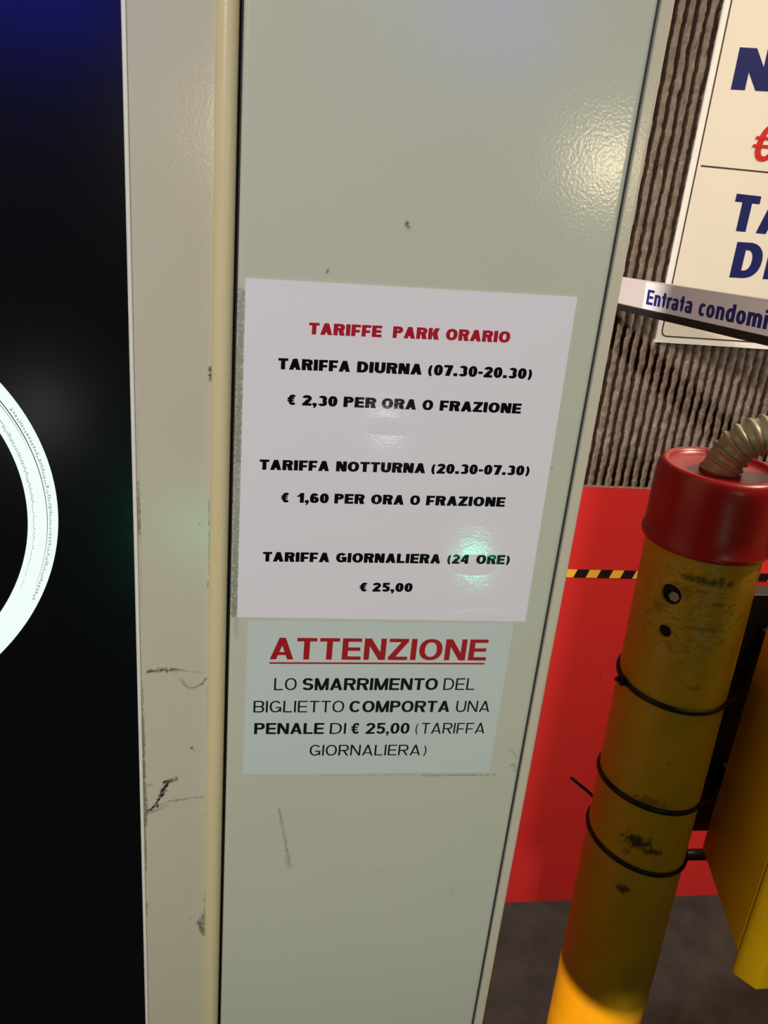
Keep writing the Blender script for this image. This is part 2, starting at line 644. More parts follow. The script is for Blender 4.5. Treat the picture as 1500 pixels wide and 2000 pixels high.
def rib_mesh():
    V, F, gr = [], [], []

    def block(x0, n, per, zs, rough):
        base = len(V)
        cols = n * per + 1
        for z in zs:
            for i in range(cols):
                x = x0 + i * PITCH / per
                xr = x
                if rough:
                    xr = x + .0017 * noise.noise(Vector((x * 60, z * 38, 1.3))) + .0015 * noise.noise(Vector((x * 150, z * 120, 4.1)))
                p = rib_profile((xr / PITCH) % 1.0)
                y = CREST + .0085 * p
                if rough:
                    y += .0019 * noise.fractal(Vector((x * 160, z * 110, 7.7)), 1.0, 2.0, 3) + .0009 * noise.noise(Vector((x * 40, z * 30, 2.2)))
                V.append((x, y, z))
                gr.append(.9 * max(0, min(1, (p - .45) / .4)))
        for j in range(len(zs) - 1):
            for i in range(cols - 1):
                a = base + j * cols + i
                F.append((a, a + 1, a + cols + 1, a + cols))
    zs_f = [.945 + .0042 * i for i in range(int((1.95 - .945) / .0042) + 1)]
    zs_c = [.945, 2.75]
    k0 = 12
    nf = 62
    block(PITCH * k0, nf, 10, zs_f, True)
    block(PITCH * k0, nf, 10, [zs_f[-1], 2.75], False)
    block(PITCH * (k0 - 266), 266, 10, zs_c, False)
    block(PITCH * (k0 + nf), 180, 10, zs_c, False)
    # solid wall behind
    n = len(V)
    x0, x1 = -4.0, 4.0
    y0, y1 = CREST + .011, .95
    V.extend([(x0, y0, 0), (x1, y0, 0), (x1, y1, 0), (x0, y1, 0), (x0, y0, 2.75), (x1, y0, 2.75), (x1, y1, 2.75), (x0, y1, 2.75)])
    gr.extend([0.0] * 8)
    for q in ((0, 3, 2, 1), (4, 5, 6, 7), (0, 1, 5, 4), (1, 2, 6, 5), (2, 3, 7, 6), (3, 0, 4, 7)):
        F.append(tuple(n + i for i in q))
    me = bpy.data.meshes.new('wall_back')
    me.from_pydata(V, [], F)
    me.polygons.foreach_set('use_smooth', [True] * (len(F) - 6) + [False] * 6)
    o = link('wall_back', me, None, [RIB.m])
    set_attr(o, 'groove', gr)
    return o


struct(rib_mesh())
# red painted plinth, its top edge slightly ragged where it meets the ribs
b = MB()
b.box((-4, WY, 0), (4, CREST + .0112, .951))
b.m[1] = 1
struct(b.build('trim_1', [REDW.m, RIB.m]))

# black and yellow warning tape across the red band
b = MB()
tx0, tx1, tz0, tz1 = 0.30, 1.75, .7775, .7935
b.box((tx0, WY - .0007, tz0), (tx1, WY, tz1), 1)
x = 0.553 - 6 * .0441
while x + .03 < tx1:
    if x > tx0:
        b.face([(x, WY - .0009, tz0), (x + .021, WY - .0009, tz0), (x + .0265, WY - .0009, tz1), (x + .0055, WY - .0009, tz1)], 0)
    x += .0441
tag(b.build('hazard_tape', [TAPE_Y.m, TAPE_K.m], merge=False), 'thin yellow and black striped warning tape stuck across the red painted wall band', 'tape')

# unseen board on legs, added behind the camera to shade the post
b = MB()
b.box((-.14, -1.215, 1.38), (-.022, -1.185, 1.785))
b.box((-.12, -1.21, 0), (-.09, -1.19, 1.38))
b.box((-.06, -1.21, 0), (-.03, -1.19, 1.38))
struct(b.build('shade_board', CONC.m))

# ------------------------------------------------------------------ parking terminal
term = empty('parking_terminal', (0, 0, 0), 'cream metal parking payment terminal with black glass front and glowing white ring', 'payment terminal')
ANG = R(-15)
SX = -.0265


def fp(s, z, off=0.0):
    """point on the front face, s metres left of the corner, off = towards the viewer"""
    return Vector((SX - s * math.cos(ANG) - off * math.sin(ANG), s * math.sin(ANG) - off * math.cos(ANG), z))


TOP = 1.86
# carcass behind the sheet metal
e = fp(.472, 0, -.004)
c0 = fp(.002, 0, -.004)
b = MB()
b.prism([(e.x, e.y), (c0.x, c0.y), (-.0130, .006), (.2295, .006), (.2295, .16), (e.x, .16)], 0, TOP)
b.build('cabinet_body', GASKET.m, term)
b = MB()
b.prism([(e.x - .004, e.y - .012), (c0.x, c0.y - .012), (.2325, -.006), (.2325, .164), (e.x - .004, .164)], TOP, TOP + .02)
b.build('top_cover', STRIP.m, term, bevel=.004)

# side panel with scuffs
PMARKS = [
    ([(29.9, 963), (34, 942), (37.8, 920.6), (42, 901.4)], 1.3, .38, .30),
    ([(38.4, 915), (40, 903)], 2.0, .22, .22),
    ([(140.1, 994.2), (201.4, 993.1)], 0.9, .35, .55),
    ([(60, 995), (140, 994.4)], 0.6, .12, .25),
    ([(88.3, 1410.4), (89.2, 1408.4)], 1.3, .75, .75),
    ([(210.2, 1020.4), (218.1, 1010.2)], .7, .4, .25),
    ([(42.1, 1378.9)], .8, .8, .8),
    ([(-9.4, 1363), (-9.2, 1253.9), (-9.0, 1138.5)], 3.0, .40, .55),
    ([(-8.0, 1140), (-7.2, 1120)], 1.8, .25, .12),
    ([(185, 869.7)], 2.0, .15, .15), ([(180, 872), (184, 862)], .8, .22, .1),
    ([(117.8, 895.5)], 2.5, .10, .10),
    ([(205, 1258)], 1.4, .3, .3),
    ([(216, 1003), (219, 998)], 2.0, .35, .3),
]
px0, px1 = -.0119, .2212


def panel_mesh():
    V, F, g = [], [], []
    zs = [.02 + .05 * i for i in range(13)] + [.64 + .0013 * i for i in range(int((1.60 - .64) / .0013) + 1)] + [1.65, 1.75, TOP - .02]
    nx = 190
    ys = lambda x: .0016 * (max(0, (.0022 - (x - px0)) / .0022) ** 2 + max(0, (.0022 - (px1 - x)) / .0022) ** 2)
    xs = [px0, px0 + .0006, px0 + .0012] + [px0 + .0022 + (px1 - px0 - .0044) * i / nx for i in range(nx + 1)] + [px1 - .0012, px1 - .0006, px1]
    for z in zs:
        for x in xs:
            V.append((x, ys(x), z))
            g.append(grime_value(x * 1000, z * 1000, PMARKS, 3.0) * .95 if .6 < z < 1.6 else 0.0)
    n = len(xs)
    for j in range(len(zs) - 1):
        for i in range(n - 1):
            a = j * n + i
            F.append((a, a + 1, a + n + 1, a + n))
    # returns at both sides, down to the carcass
    for xi in (0, n - 1):
        k = len(V)
        x = xs[xi]
        V.extend([(x, ys(x), zs[0]), (x, .007, zs[0]), (x, .007, zs[-1]), (x, ys(x), zs[-1])])
        g.extend([0.0] * 4)
        F.append((k, k + 1, k + 2, k + 3))
    for zi in (0, -1):
        k = len(V)
        z = zs[zi]
        V.extend([(px0, .0016, z), (px1, .0016, z), (px1, .007, z), (px0, .007, z)])
        g.extend([0.0] * 4)
        F.append((k, k + 1, k + 2, k + 3))
    me = bpy.data.meshes.new('side_panel')
    me.from_pydata(V, [], F)
    me.polygons.foreach_set('use_smooth', [True] * len(F))
    o = link('side_panel', me, term, [PANEL.m])
    set_attr(o, 'grime', g)
    return o


panel_mesh()
# narrow edge profile right of the panel, behind a dark blue joint
b = MB()
b.prism([(px1 - .0002, .0035), (px1 + .0022, .0035), (px1 + .0022, .007), (px1 - .0002, .007)], .02, TOP - .02)
b.build('blue_joint', BLUE_GAP.m, term)['label'] = 'dark blue joint line beside the panel'
prof = [(.2232, .007), (.2232, .0006), (.2238, -.0002), (.2290, -.0002), (.2305, .0004), (.2315, .0018), (.2318, .004), (.2318, .16), (.2290, .16), (.2290, .007)]
b = MB()
b.prism(prof, .02, TOP)
eo = b.build('edge_profile', STRIP.m, term)
# rounded corner bead
bc = Vector((-.0208, .0022))
prof = []
for i in range(17):
    a = R(200 + 150 * i / 16)
    prof.append((bc.x + .0066 * math.cos(a) * 1.0, bc.y + .0062 * math.sin(a)))
prof += [(-.0142, .010), (-.0275, .010)]
b = MB()
n = len(prof)
b.grid([[(x, y, z) for x, y in prof] for z in (.02, TOP)], 0, True, True)
b.build('corner_bead', BEAD.m, term)['label'] = 'rounded corner bead, coloured yellower for warm light'

# front strip (frame) with scuffs
SMARKS = [
    ([(43, 1097.7), (33, 1097.2), (22.7, 1095.8)], 1.5, .75, .70), ([(22.7, 1095.8), (2.5, 1090)], .7, .5, .15),
    ([(36, 1099), (26, 1097)], 1.1, .35, .5),
    ([(20.1, 1088.3), (16, 1081), (14.3, 1079)], .8, .2, .55), ([(14.3, 1079), (8, 1078.8), (1.7, 1083.9)], .9, .55, .5), ([(4, 1081), (1.2, 1085)], 1.1, .6, .5),
    ([(11.5, 1025.7)], 1.4, .75, .75), ([(10, 1023)], .7, .6, .6),
    ([(22.5, 998.9), (32, 998.2)], 1.7, .55, .95), ([(29.5, 997.5), (32.8, 991), (34.5, 986)], 2.3, 1, 1), ([(34.0, 988), (38.5, 979), (42, 975)], 1.0, 1, 1), ([(37, 977.5), (45, 973.5)], 1.3, .95, .9),
    ([(44.9, 974.0), (28.8, 979.2), (1.5, 976.8)], .9, .55, .28), ([(44, 972), (30, 975)], 1.6, .5, .15),
    ([(46.3, 966), (45.4, 986)], 1.3, .7, .4),
    ([(44, 998), (40, 998)], .7, .6, .3),
    ([(.9, 1314.5), (.3, 1306.3)], 1.7, .8, .7),
    ([(1, 1225), (.5, 1205), (.5, 1170)], .5, .5, .4), ([(7, 1208)], .5, .6, .6),
    ([(.8, 1200)], .8, .5, .5), ([(1, 1165), (1, 1160)], .7, .5, .5),
    ([(.2, 1080), (.2, 1040)], .7, .25, .2), ([(-.5, 985), (-.5, 940)], .9, .2, .2), ([(2, 958)], 1, .3, .3),
    ([(-.8, 878), (-.8, 850)], 2.2, .45, .55), ([(.2, 852), (-.5, 836)], 4.6, .55, .6), ([(5.5, 846), (1, 834)], 2.2, .5, .6), ([(-.5, 830)], 1.6, .7, .7),
    ([(12, 852)], .7, .6, .6),
    ([(46, 1290), (46, 1150)], .5, .15, .2),
    ([(46.5, 1240), (46.5, 1205)], 1.0, .4, .5), ([(46.5, 1060), (46.5, 1005)], .9, .4, .6), ([(46.5, 1000), (46.5, 960)], 1.3, .55, .6), ([(46.8, 945), (46.8, 915)], .8, .5, .4), ([(47, 880), (47, 870)], 1, .5, .5),
    ([(30, 1090), (20, 900)], .3, .08, .05),
]
RMARKS = [([(46.6, 1090), (46.6, 1000)], .8, .5, .7), ([(46.8, 960), (46.8, 930)], .8, .7, .5), ([(5, 848), (2, 832)], 1.4, .8, .7), ([(46.2, 1230), (46.2, 1200)], .8, .5, .5)]
s0, s1 = -.003, .0478


def strip_mesh():
    V, F, g, r = [], [], [], []
    zs = [.02 + .05 * i for i in range(13)] + [.64 + .0010 * i for i in range(int((1.40 - .64) / .0010) + 1)] + [1.45, 1.55, 1.65, 1.75, TOP]
    ns = 76
    ss = [s0 + (s1 - s0) * i / ns for i in range(ns + 1)]
    for z in zs:
        for s_ in ss:
            V.append(tuple(fp(s_, z)))
            q = .6 < z < 1.41
            g.append(grime_value(s_ * 1000, z * 1000, SMARKS, 9.0) if q else 0.0)
            r.append(grime_value(s_ * 1000, z * 1000, RMARKS, 5.0) * .8 if q else 0.0)
    n = len(ss)
    for j in range(len(zs) - 1):
        for i in range(n - 1):
            a = j * n + i
            F.append((a + 1, a, a + n, a + n + 1))
    me = bpy.data.meshes.new('front_strip')
    me.from_pydata(V, [], F)
    o = link('front_strip', me, term, [STRIP.m])
    set_attr(o, 'grime', g)
    set_attr(o, 'rust', r)
    return o


strip_mesh()
# folded lip between strip and glass, coloured pale for the light it catches
b = MB()
L = [fp(.0474, 0, -.003), fp(.0474, 0, .0004), fp(.0482, 0, .0010), fp(.0494, 0, .0006), fp(.0500, 0, -.0004), fp(.0500, 0, -.003)]
b.grid([[(p.x, p.y, z) for p in L] for z in (.02, TOP)], 0, True)
b.build('edge_lip', LIP.m, term)['label'] = 'folded lip beside the glass, caught light put into its pale colour'
# far frame strip, left of the glass
b = MB()
L = [fp(.424, 0, -.004), fp(.424, 0, 0), fp(.472, 0, 0), fp(.472, 0, -.004)]
b.prism([(p.x, p.y) for p in reversed(L)], .02, TOP)
b.build('frame_strip', STRIP.m, term, bevel=.001)
# black glass front
b = MB()
L = [fp(.0500, 0, -.0035), fp(.0500, 0, -.0008), fp(.424, 0, -.0008), fp(.424, 0, -.0035)]
b.prism([(p.x, p.y) for p in reversed(L)], .02, TOP)
glass = b.build('glass_panel', GLASS.m, term)
glass['label'] = 'black glossy glass front'

# glowing ring
RC = (.2350, 1.2245)
RO, RI = .1390, .1223


def ring_pt(r, deg, off):
    a = R(deg)
    return fp(RC[0] - r * math.cos(a), RC[1] + r * math.sin(a), off)


b = MB()
N = 180
rows = []
for off, r in ((-.0010, RI - .0006), (.0004, RI - .0002), (.0010, RI + .0010), (.0010, RO - .0010), (.0004, RO - .0002), (-.0010, RO + .0006)):
    rows.append([ring_pt(r, 360 * k / N, off) for k in range(N)])
b.grid(rows, 0, True, True)
ring = b.build('light_ring', RING.m, glass)
ring['label'] = 'glowing white ring'


def ring_band(mb, r0, r1, d0, d1, off=.00115, n=None):
    n = n or max(1, int(abs(d1 - d0) / 2))
    for i in range(n):
        a, c = d0 + (d1 - d0) * i / n, d0 + (d1 - d0) * (i + 1) / n
        mb.face([ring_pt(r0, a, off), ring_pt(r0, c, off), ring_pt(r1, c, off), ring_pt(r1, a, off)])


b = MB()
for i in range(60):                       # tapering dark groove line
    a0, a1 = 64 - 86 * i / 60, 64 - 86 * (i + 1) / 60
    wv = .0006 * (1 - (i / 60) ** 2) + .0001
    ring_band(b, .1332 - wv, .1332, a0, a1, n=1)
for i in range(30):
    a0, a1 = 64 - 46 * i / 30, 64 - 46 * (i + 1) / 30
    wv = .0009 * (1 - i / 30) + .00005
    ring_band(b, .1317 - wv, .1317, a0, a1, n=1)
for i in range(24):
    a0, a1 = 66 - 40 * i / 24, 66 - 40 * (i + 1) / 24
    wv = .0026 * (1 - i / 24) + .0001
    ring_band(b, .1262 - wv / 2, .1262 + wv / 2, a0, a1, n=1)
b.build('ring_groove', RDARK.m, ring, merge=False)
b = MB()
a = 27.0
while a > -24:                            # blurred, unreadable printing around the ring
    fade = max(.25, 1 - (27 - a) / 60)
    d = random.uniform(.35, .9)
    r0 = .1245 + random.uniform(0, .0007)
    ring_band(b, r0, r0 + .0022 * fade * random.uniform(.5, 1), a, a - d * .55, n=1)
    a -= d
a = 30.0
while a > -26:
    d = random.uniform(.5, 1.1)
    r0 = .1340 + random.uniform(0, .0005)
    ring_band(b, r0, r0 + random.uniform(.0008, .0020), a, a - d * .6, n=1)
    a -= d
b.build('ring_print', RMARK.m, ring, merge=False)

# ------------------------------------------------------------------ notices
LINES = [
    ('n1', 7.30, 'red', [('TARIFFE', 32.64, 78.53, 1340.09, 1340.98), ('PARK', 85.63, 115.58, 1341.12, 1341.7), ('ORARIO', 119.92, 162.21, 1341.78, 1342.6)]),
    ('n1', 7.14, 'k', [('TARIFFA', 14.46, 60.17, 1316.79, 1317.55), ('DIURNA', 64.61, 106.84, 1317.62, 1318.32), ('(07.30-20.30)', 110.73, 180.77, 1318.38, 1319.54)]),
    ('n1', 6.97, 'k', [('€', 21.23, 27.23, 1293.81, 1293.88), ('2,30', 30.88, 53.52, 1293.93, 1294.2), ('PER', 57.53, 78.86, 1294.25, 1294.51), ('ORA', 82.6, 105.53, 1294.56, 1294.84), ('O', 109.65, 116.77, 1294.89, 1294.97), ('FRAZIONE', 121.24, 176.83, 1295.03, 1295.71)]),
    ('n1', 7.20, 'k', [('TARIFFA', 5.13, 51.08, 1248.65, 1249.46), ('NOTTURNA', 55.7, 116.41, 1249.55, 1250.62), ('(20.30-07.30)', 120.33, 189.71, 1250.69, 1251.92)]),
    ('n1', 7.20, 'k', [('€', 20.17, 26.11, 1225.77, 1225.86), ('1,60', 30.25, 52.23, 1225.92, 1226.23), ('PER', 56.08, 76.65, 1226.28, 1226.58), ('ORA', 81.23, 103.94, 1226.64, 1226.97), ('O', 108.24, 115.13, 1227.03, 1227.12), ('FRAZIONE', 119.45, 175.58, 1227.19, 1227.98)]),
    ('n1', 7.40, 'k', [('TARIFFA', 9.54, 55.57, 1181.2, 1181.75), ('GIORNALIERA', 60.23, 134.64, 1181.81, 1182.7), ('(24', 139.48, 154.79, 1182.76, 1182.94), ('ORE)', 160.76, 185.74, 1183.01, 1183.31)]),
    ('n1', 7.23, 'k', [('€', 78.49, 84.68, 1159.12, 1159.18), ('25,00', 87.88, 116.84, 1159.21, 1159.48)]),
    ('n2', 18.27, 'red', [('ATTENZIONE', 17.39, 179.37, 1101.86, 1101.93)]),
    ('n2', 10.60, 'rbr', [('LO', 21.42, 37.98, 1075.14, 1075.17), ('SMARRIMENTO', 42.22, 144.89, 1075.17, 1075.35), ('DEL', 149.34, 173.94, 1075.36, 1075.41)]),
    ('n2', 10.32, 'rbr', [('BIGLIETTO', 6.92, 74.78, 1055.44, 1055.31), ('COMPORTA', 78.8, 156.58, 1055.3, 1055.16), ('UNA', 161.66, 188.51, 1055.15, 1055.1)]),
    ('n2', 10.13, 'brbbr', [('PENALE', 8.03, 60.7, 1035.69, 1035.42), ('DI', 65.26, 77.6, 1035.39, 1035.33), ('€', 81.49, 88.59, 1035.31, 1035.27), ('25,00', 93.03, 127.12, 1035.25, 1035.07), ('(TARIFFA', 131.65, 187.23, 1035.05, 1034.75)]),
    ('n2', 10.16, 'r', [('GIORNALIERA)', 50.97, 142.97, 1015.12, 1014.31)]),
]


def sheet(name, corners, th, mat, label, cat, wob=0.0):
    """thin sheet stuck on the side panel; corners TL TR BR BL as (x, z) in metres"""
    t = empty(name, (0, 0, 0), label, cat)
    nx, nz = 24, 28
    TL, TR, BR, BL = corners
    rows = []
    for j in range(nz + 1):
        v = j / nz
        row = []
        for i in range(nx + 1):
            f = i / nx
            x = (TL[0] * (1 - f) + TR[0] * f) * (1 - v) + (BL[0] * (1 - f) + BR[0] * f) * v
            z = (TL[1] * (1 - f) + TR[1] * f) * (1 - v) + (BL[1] * (1 - f) + BR[1] * f) * v
            edge = min(f, 1 - f, v, 1 - v)
            y = -th - wob * (.5 + .5 * noise.noise(Vector((x * 22, z * 22, .4)))) * min(1, edge * 12)
            row.append((x, y, z))
        rows.append(row)
    b = MB()
    b.grid(rows, 0, True)
    ring_ = [rows[0][i] for i in range(nx + 1)] + [rows[j][nx] for j in range(1, nz + 1)] + [rows[nz][i] for i in range(nx - 1, -1, -1)] + [rows[j][0] for j in range(nz - 1, 0, -1)]
    for i in range(len(ring_)):
        p, q = ring_[i], ring_[(i + 1) % len(ring_)]
        b.face([p, q, (q[0], 0, q[2]), (p[0], 0, p[2])])
    b.build('sheet', mat, t, merge=False)
    return t


n1 = sheet('tariff_notice', ((-.0071, 1.3715), (.2027, 1.3744), (.2050, 1.1361), (-.0069, 1.1368)), .0009, PAPER.m,
           'large laminated white tariff notice stuck on the cream side panel, topmost of two', 'notice', .0002)
n2 = sheet('penalty_notice', ((.0010, 1.1338), (.1966, 1.1344), (.1966, .9968), (.0009, .9977)), .0006, PLASTIC.m,
           'smaller matte white warning label with large red heading under the tariff notice', 'notice')

for who, h, sty, words in LINES:
    polys = []
    for k, (w, x0, x1, z0, z1) in enumerate(words):
        if who == 'n1':
            t, gap = .285, .075
        elif sty == 'red':
            t, gap = .20, .10
        else:
            bold = sty[k] == 'b'
            t, gap = (.205, .085) if bold else (.13, .13)
        polys += word_polys(w, x0 / 1000, x1 / 1000, z0 / 1000, z1 / 1000, h / 1000, t, gap)
    if who == 'n1':
        text_mesh('printed_line', polys, lambda x, z: (x, -.00125, z), INK_RED if sty == 'red' else INK, n1)
    else:
        if sty == 'red':
            polys += [[(.0172, 1.0980), (.1790, 1.0983), (.1790, 1.0997), (.0172, 1.0994)]]
        text_mesh('printed_line', polys, lambda x, z: (x, -.00075, z), PRED_INK if sty == 'red' else PINK_INK, n2)

# ------------------------------------------------------------------ sign on the ribbed wall
sign = empty('wall_sign', (0, 0, 0), 'white price sign with navy and red lettering fixed to the ribbed concrete wall', 'sign')
b = MB()
b.box((.6354, WY, 1.2036), (1.14, CREST + .0005, 2.02))
b.build('sign_board', SIGNW.m, sign, bevel=.0008)
b = MB()
b.face([(.6436, WY - .00012, 1.2142), (1.1304, WY - .00012, 1.2142), (1.1304, WY - .00012, 2.0094), (.6436, WY - .00012, 2.0094)])
b.build('printed_face', SIGN.m, sign, merge=False)['label'] = 'cream printed face inside the border'


def on_sign(x, z):
    return (x, WY - .0003, z)


# printed border with rounded corners and the dividing line
b = MB()
x0, x1, z0, z1, rr, wl = .6430, 1.131, 1.2135, 2.010, .010, .0022
pts = []
for cx, cz, a0 in ((x0 + rr, z0 + rr, 180), (x1 - rr, z0 + rr, 270), (x1 - rr, z1 - rr, 0), (x0 + rr, z1 - rr, 90)):
    for i in range(7):
        a = R(a0 + 15 * i)
        pts.append(((cx + rr * math.cos(a), cz + rr * math.sin(a)), (cx + (rr - wl) * math.cos(a), cz + (rr - wl) * math.sin(a))))
for i in range(len(pts)):
    (o0, i0), (o1, i1) = pts[i], pts[(i + 1) % len(pts)]
    b.face([on_sign(*o0), on_sign(*o1), on_sign(*i1), on_sign(*i0)])
b.face([on_sign(.6502, 1.4692), on_sign(1.124, 1.4692), on_sign(1.124, 1.4716), on_sign(.6502, 1.4716)])
b.build('border_line', SLINE.m, sign, merge=False)
text_mesh('lettering', word_polys('N', .6712, .7360, 1.5757, 1.5790, .0548, .27, .1), on_sign, NAVY, sign)
text_mesh('lettering', word_polys('TA', .7173, .8110, 1.3832, 1.3815, .0535, .27, .08) + word_polys('DI', .7365, .8105, 1.3131, 1.3150, .0542, .27, .13), on_sign, NAVY, sign)
eu = [lift([[(x + (z - 1.484) * .18, z) for x, z in p]])[0] for p in word_polys('€', .7210, .7620, 1.4840, 1.4850, .0535, .17, .1)]
text_mesh('lettering', eu, on_sign, SRED, sign)['label'] = 'red euro sign'

# ------------------------------------------------------------------ barrier arm with its label
arm = empty('barrier_arm', (0, 0, 0), 'slim white barrier arm with black rubber lower edge in front of the wall sign', 'barrier')
U = Vector((.01219, -.99651, .08255)).normalized()
P0 = Vector((.4601, .5322, 1.3285))
NB = Vector((-.99993, -.01224, 0))
ND = U.cross(NB).normalized()
if ND.z > 0:
    ND = -ND


def bp(s, d, off=0.0):
    """s along the arm towards the camera, d down its face, off outwards (to the left)"""
    return P0 + U * s + ND * d + NB * off


def arm_box(mb, s0_, s1_, d0, d1, o0, o1):
    A = [bp(s_, d, o) for s_ in (s0_, s1_) for d in (d0, d1) for o in (o0, o1)]
    for q in ((0, 1, 3, 2), (4, 6, 7, 5), (0, 4, 5, 1), (2, 3, 7, 6), (0, 2, 6, 4), (1, 5, 7, 3)):
        mb.face([A[i] for i in q])


SW = -(CREST - P0.y) / abs(U.y)
b = MB(); arm_box(b, SW + .004, .95, 0, .0328, -.014, 0); b.build('beam', BOOM.m, arm, bevel=.0015)
b = MB(); arm_box(b, SW + .004, .95, .0326, .0405, -.0125, .0012); b.build('rubber_edge', RUBBER.m, arm, bevel=.0015)
b = MB()
q = bp(SW, .018)
b.box((q.x - .03, CREST - .014, q.z - .045), (q.x + .045, CREST + .001, q.z + .045))
b.build('wall_bracket', DARKHOLE.m, arm, bevel=.002)
lab = empty('arm_label', (0, 0, 0), 'white label strip with navy lettering stuck along the barrier arm', 'label')
SL = (.47148 - P0.y) / U.y
b = MB(); arm_box(b, SL, SL + .46, .0012, .0318, 0, .0004); b.build('label_strip', BLABEL.m, lab)


def on_arm(s_, z):
    return bp(s_, .0263 - z, .0006)


sY = lambda y: (y - P0.y) / U.y
wp = word_polys('Entrata', sY(.4631), sY(.3500), 0, 0, .0172, .225, .10, .95) + word_polys('condomini', sY(.3352), sY(.1770), 0, 0, .0172, .225, .10, .95)
text_mesh('lettering', wp, on_arm, BINK, lab, NB)

# ------------------------------------------------------------------ yellow post
post = empty('yellow_post', (0, 0, 0), 'scratched yellow steel post with red plastic cap beside the red wall band', 'post')
PX, PY, TXP, PR = .4559, .1975, -.0198, .057


def axis(z):
    return Vector((PX + TXP * (z - .9), PY, z))


def cylp(th, z, r=PR):
    a = axis(z)
    return Vector((a.x + r * math.cos(th), a.y + r * math.sin(th), z))


HOLES = [(R(-140.7), 1.0752, .0108), (R(-138.5), 1.0349, .0068)]
# dark patches: (theta deg, z, half width mm, half height mm, strength, seed)
PATCH = [(-109, 1.099, 26, 5, .75), (-119, .775, 19, 10, .9), (-104, .767, 17, 5, .85), (-121, .7065, 10, 7, .85), (-116, .832, 22, 8, .5), (-128, .758, 5, 6, .5),
         (-125, 1.083, 6, 8, .35), (-100, 1.048, 20, 4, .35), (-150, 1.06, 8, 12, .25), (-95, 1.075, 10, 2, .6), (-112, 1.087, 6, 2, .55), (-100, .98, 9, 2, .5), (-140, .96, 2, 2, .4), (-105, .885, 2, 2, .7)]


def post_mesh():
    nt, dz = 168, .0024
    nz = int(1.19 / dz)
    V, F, g, w = [], [], [], []
    for j in range(nz + 1):
        z = j * dz
        for i in range(nt):
            th = -math.pi + 2 * math.pi * i / nt
            # pull vertices near a hole's rim on to the rim
            tt, zz = th, z
            for ht, hz, hr in HOLES:
                dx, dy = (th - ht) * PR, z - hz
                d = math.hypot(dx, dy)
                if 1e-6 < d and abs(d - hr) < .0016:
                    tt = ht + dx / d * hr / PR
                    zz = hz + dy / d * hr
            p = cylp(tt, zz)
            V.append(tuple(p))
            v = 0.0
            ddeg = math.degrees(th)
            if .6 < z < 1.14:
                for pt_, pz_, hw, hh, st in PATCH:
                    dx = (ddeg - pt_) * math.pi / 180 * PR * 1000 / hw
                    dy = (z - pz_) * 1000 / hh
                    if abs(dx) < 2 and abs(dy) < 2:
                        nzv = noise.fractal(Vector((th * 14, z * 170, pz_)), 1.0, 2.0, 4)
                        e = 1 + .65 * nzv - math.hypot(dx, dy)
                        if e > 0:
                            v = max(v, min(1, e * 2.4) * st)
            g.append(v)
            # worn paint in the upper front
            dx = (ddeg + 112) / 58
            dy = (z - 1.06) / .068
            e = 1.25 - math.hypot(dx, dy) + .5 * noise.noise(Vector((th * 5, z * 30, .2)))
            w.append(max(0.06, min(1, e * 1.6)))
    for j in range(nz):
        for i in range(nt):
            i2 = (i + 1) % nt
            thm = -math.pi + 2 * math.pi * (i + .5) / nt
            zm = (j + .5) * dz
            if any(math.hypot((thm - ht) * PR, zm - hz) < hr for ht, hz, hr in HOLES):
                continue
            F.append((j * nt + i, j * nt + i2, (j + 1) * nt + i2, (j + 1) * nt + i))
    me = bpy.data.meshes.new('pipe')
    me.from_pydata(V, [], F)
    me.polygons.foreach_set('use_smooth', [True] * len(F))
    o = link('pipe', me, post, [YEL.m])
    set_attr(o, 'grime', g)
    set_attr(o, 'wear', w)
    return o


pipe = post_mesh()
# bore of the pipe, seen through the two holes, and the walls of the holes
b = MB()
b.grid([[cylp(2 * math.pi * k / 48, z, PR - .004) for k in range(48)] for z in (.9, 1.18)], 0, True, True)
for ht, hz, hr in HOLES:
    rows = []
    for r in (PR + .0001, PR - .0045):
        rows.append([cylp(ht + math.cos(2 * math.pi * k / 24) * hr * 1.02 / PR, hz + math.sin(2 * math.pi * k / 24) * hr * 1.02, r) for k in range(24)])
    b.grid(rows, 1, True, True)
# the bore wall is left open where the holes are
keep = [(f, m_, s_) for f, m_, s_ in zip(b.f, b.m, b.sm)]
b.build('pipe_bore', [DARKHOLE.m, YBOX.m], pipe, merge=False)
ht, hz, hr = HOLES[0]
b = MB()
c = cylp(ht + .06, hz - .002, PR - .0038)
d = Vector((math.cos(ht), math.sin(ht), 0))
b.tube([c, c + d * .0016], .0055, 6)
b.build('bolt', BOLT.m, pipe)['label'] = 'grey bolt seen in the larger hole'
# base flange on the floor
b = MB()
rows = []
for r, z in ((PR, .012), (.075, .012), (.075, 0.0)):
    rows.append([Vector((axis(0).x + r * math.cos(2 * math.pi * k / 48), PY + r * math.sin(2 * math.pi * k / 48), z)) for k in range(48)])
b.grid(rows, 0, False, True)
b.build('base_flange', YBOX.m, post)
# red cap: flared skirt, wall, rounded shoulder, shallow dish on top
b = MB()
CP = [(.0578, 1.1195), (.0622, 1.1200), (.0630, 1.1225), (.0626, 1.1260), (.0612, 1.1285), (.0608, 1.145), (.0602, 1.175), (.0596, 1.189), (.0578, 1.1955), (.0548, 1.1985),
      (.0515, 1.1988), (.0492, 1.1965), (.0470, 1.1935), (.0300, 1.1930), (.0010, 1.1930)]
b.grid([[cylp(2 * math.pi * k / 96, z, r) for k in range(96)] for r, z in CP], 0, True, True)
cap = b.build('cap', CAP.m, post)
cap['label'] = 'red plastic cap'

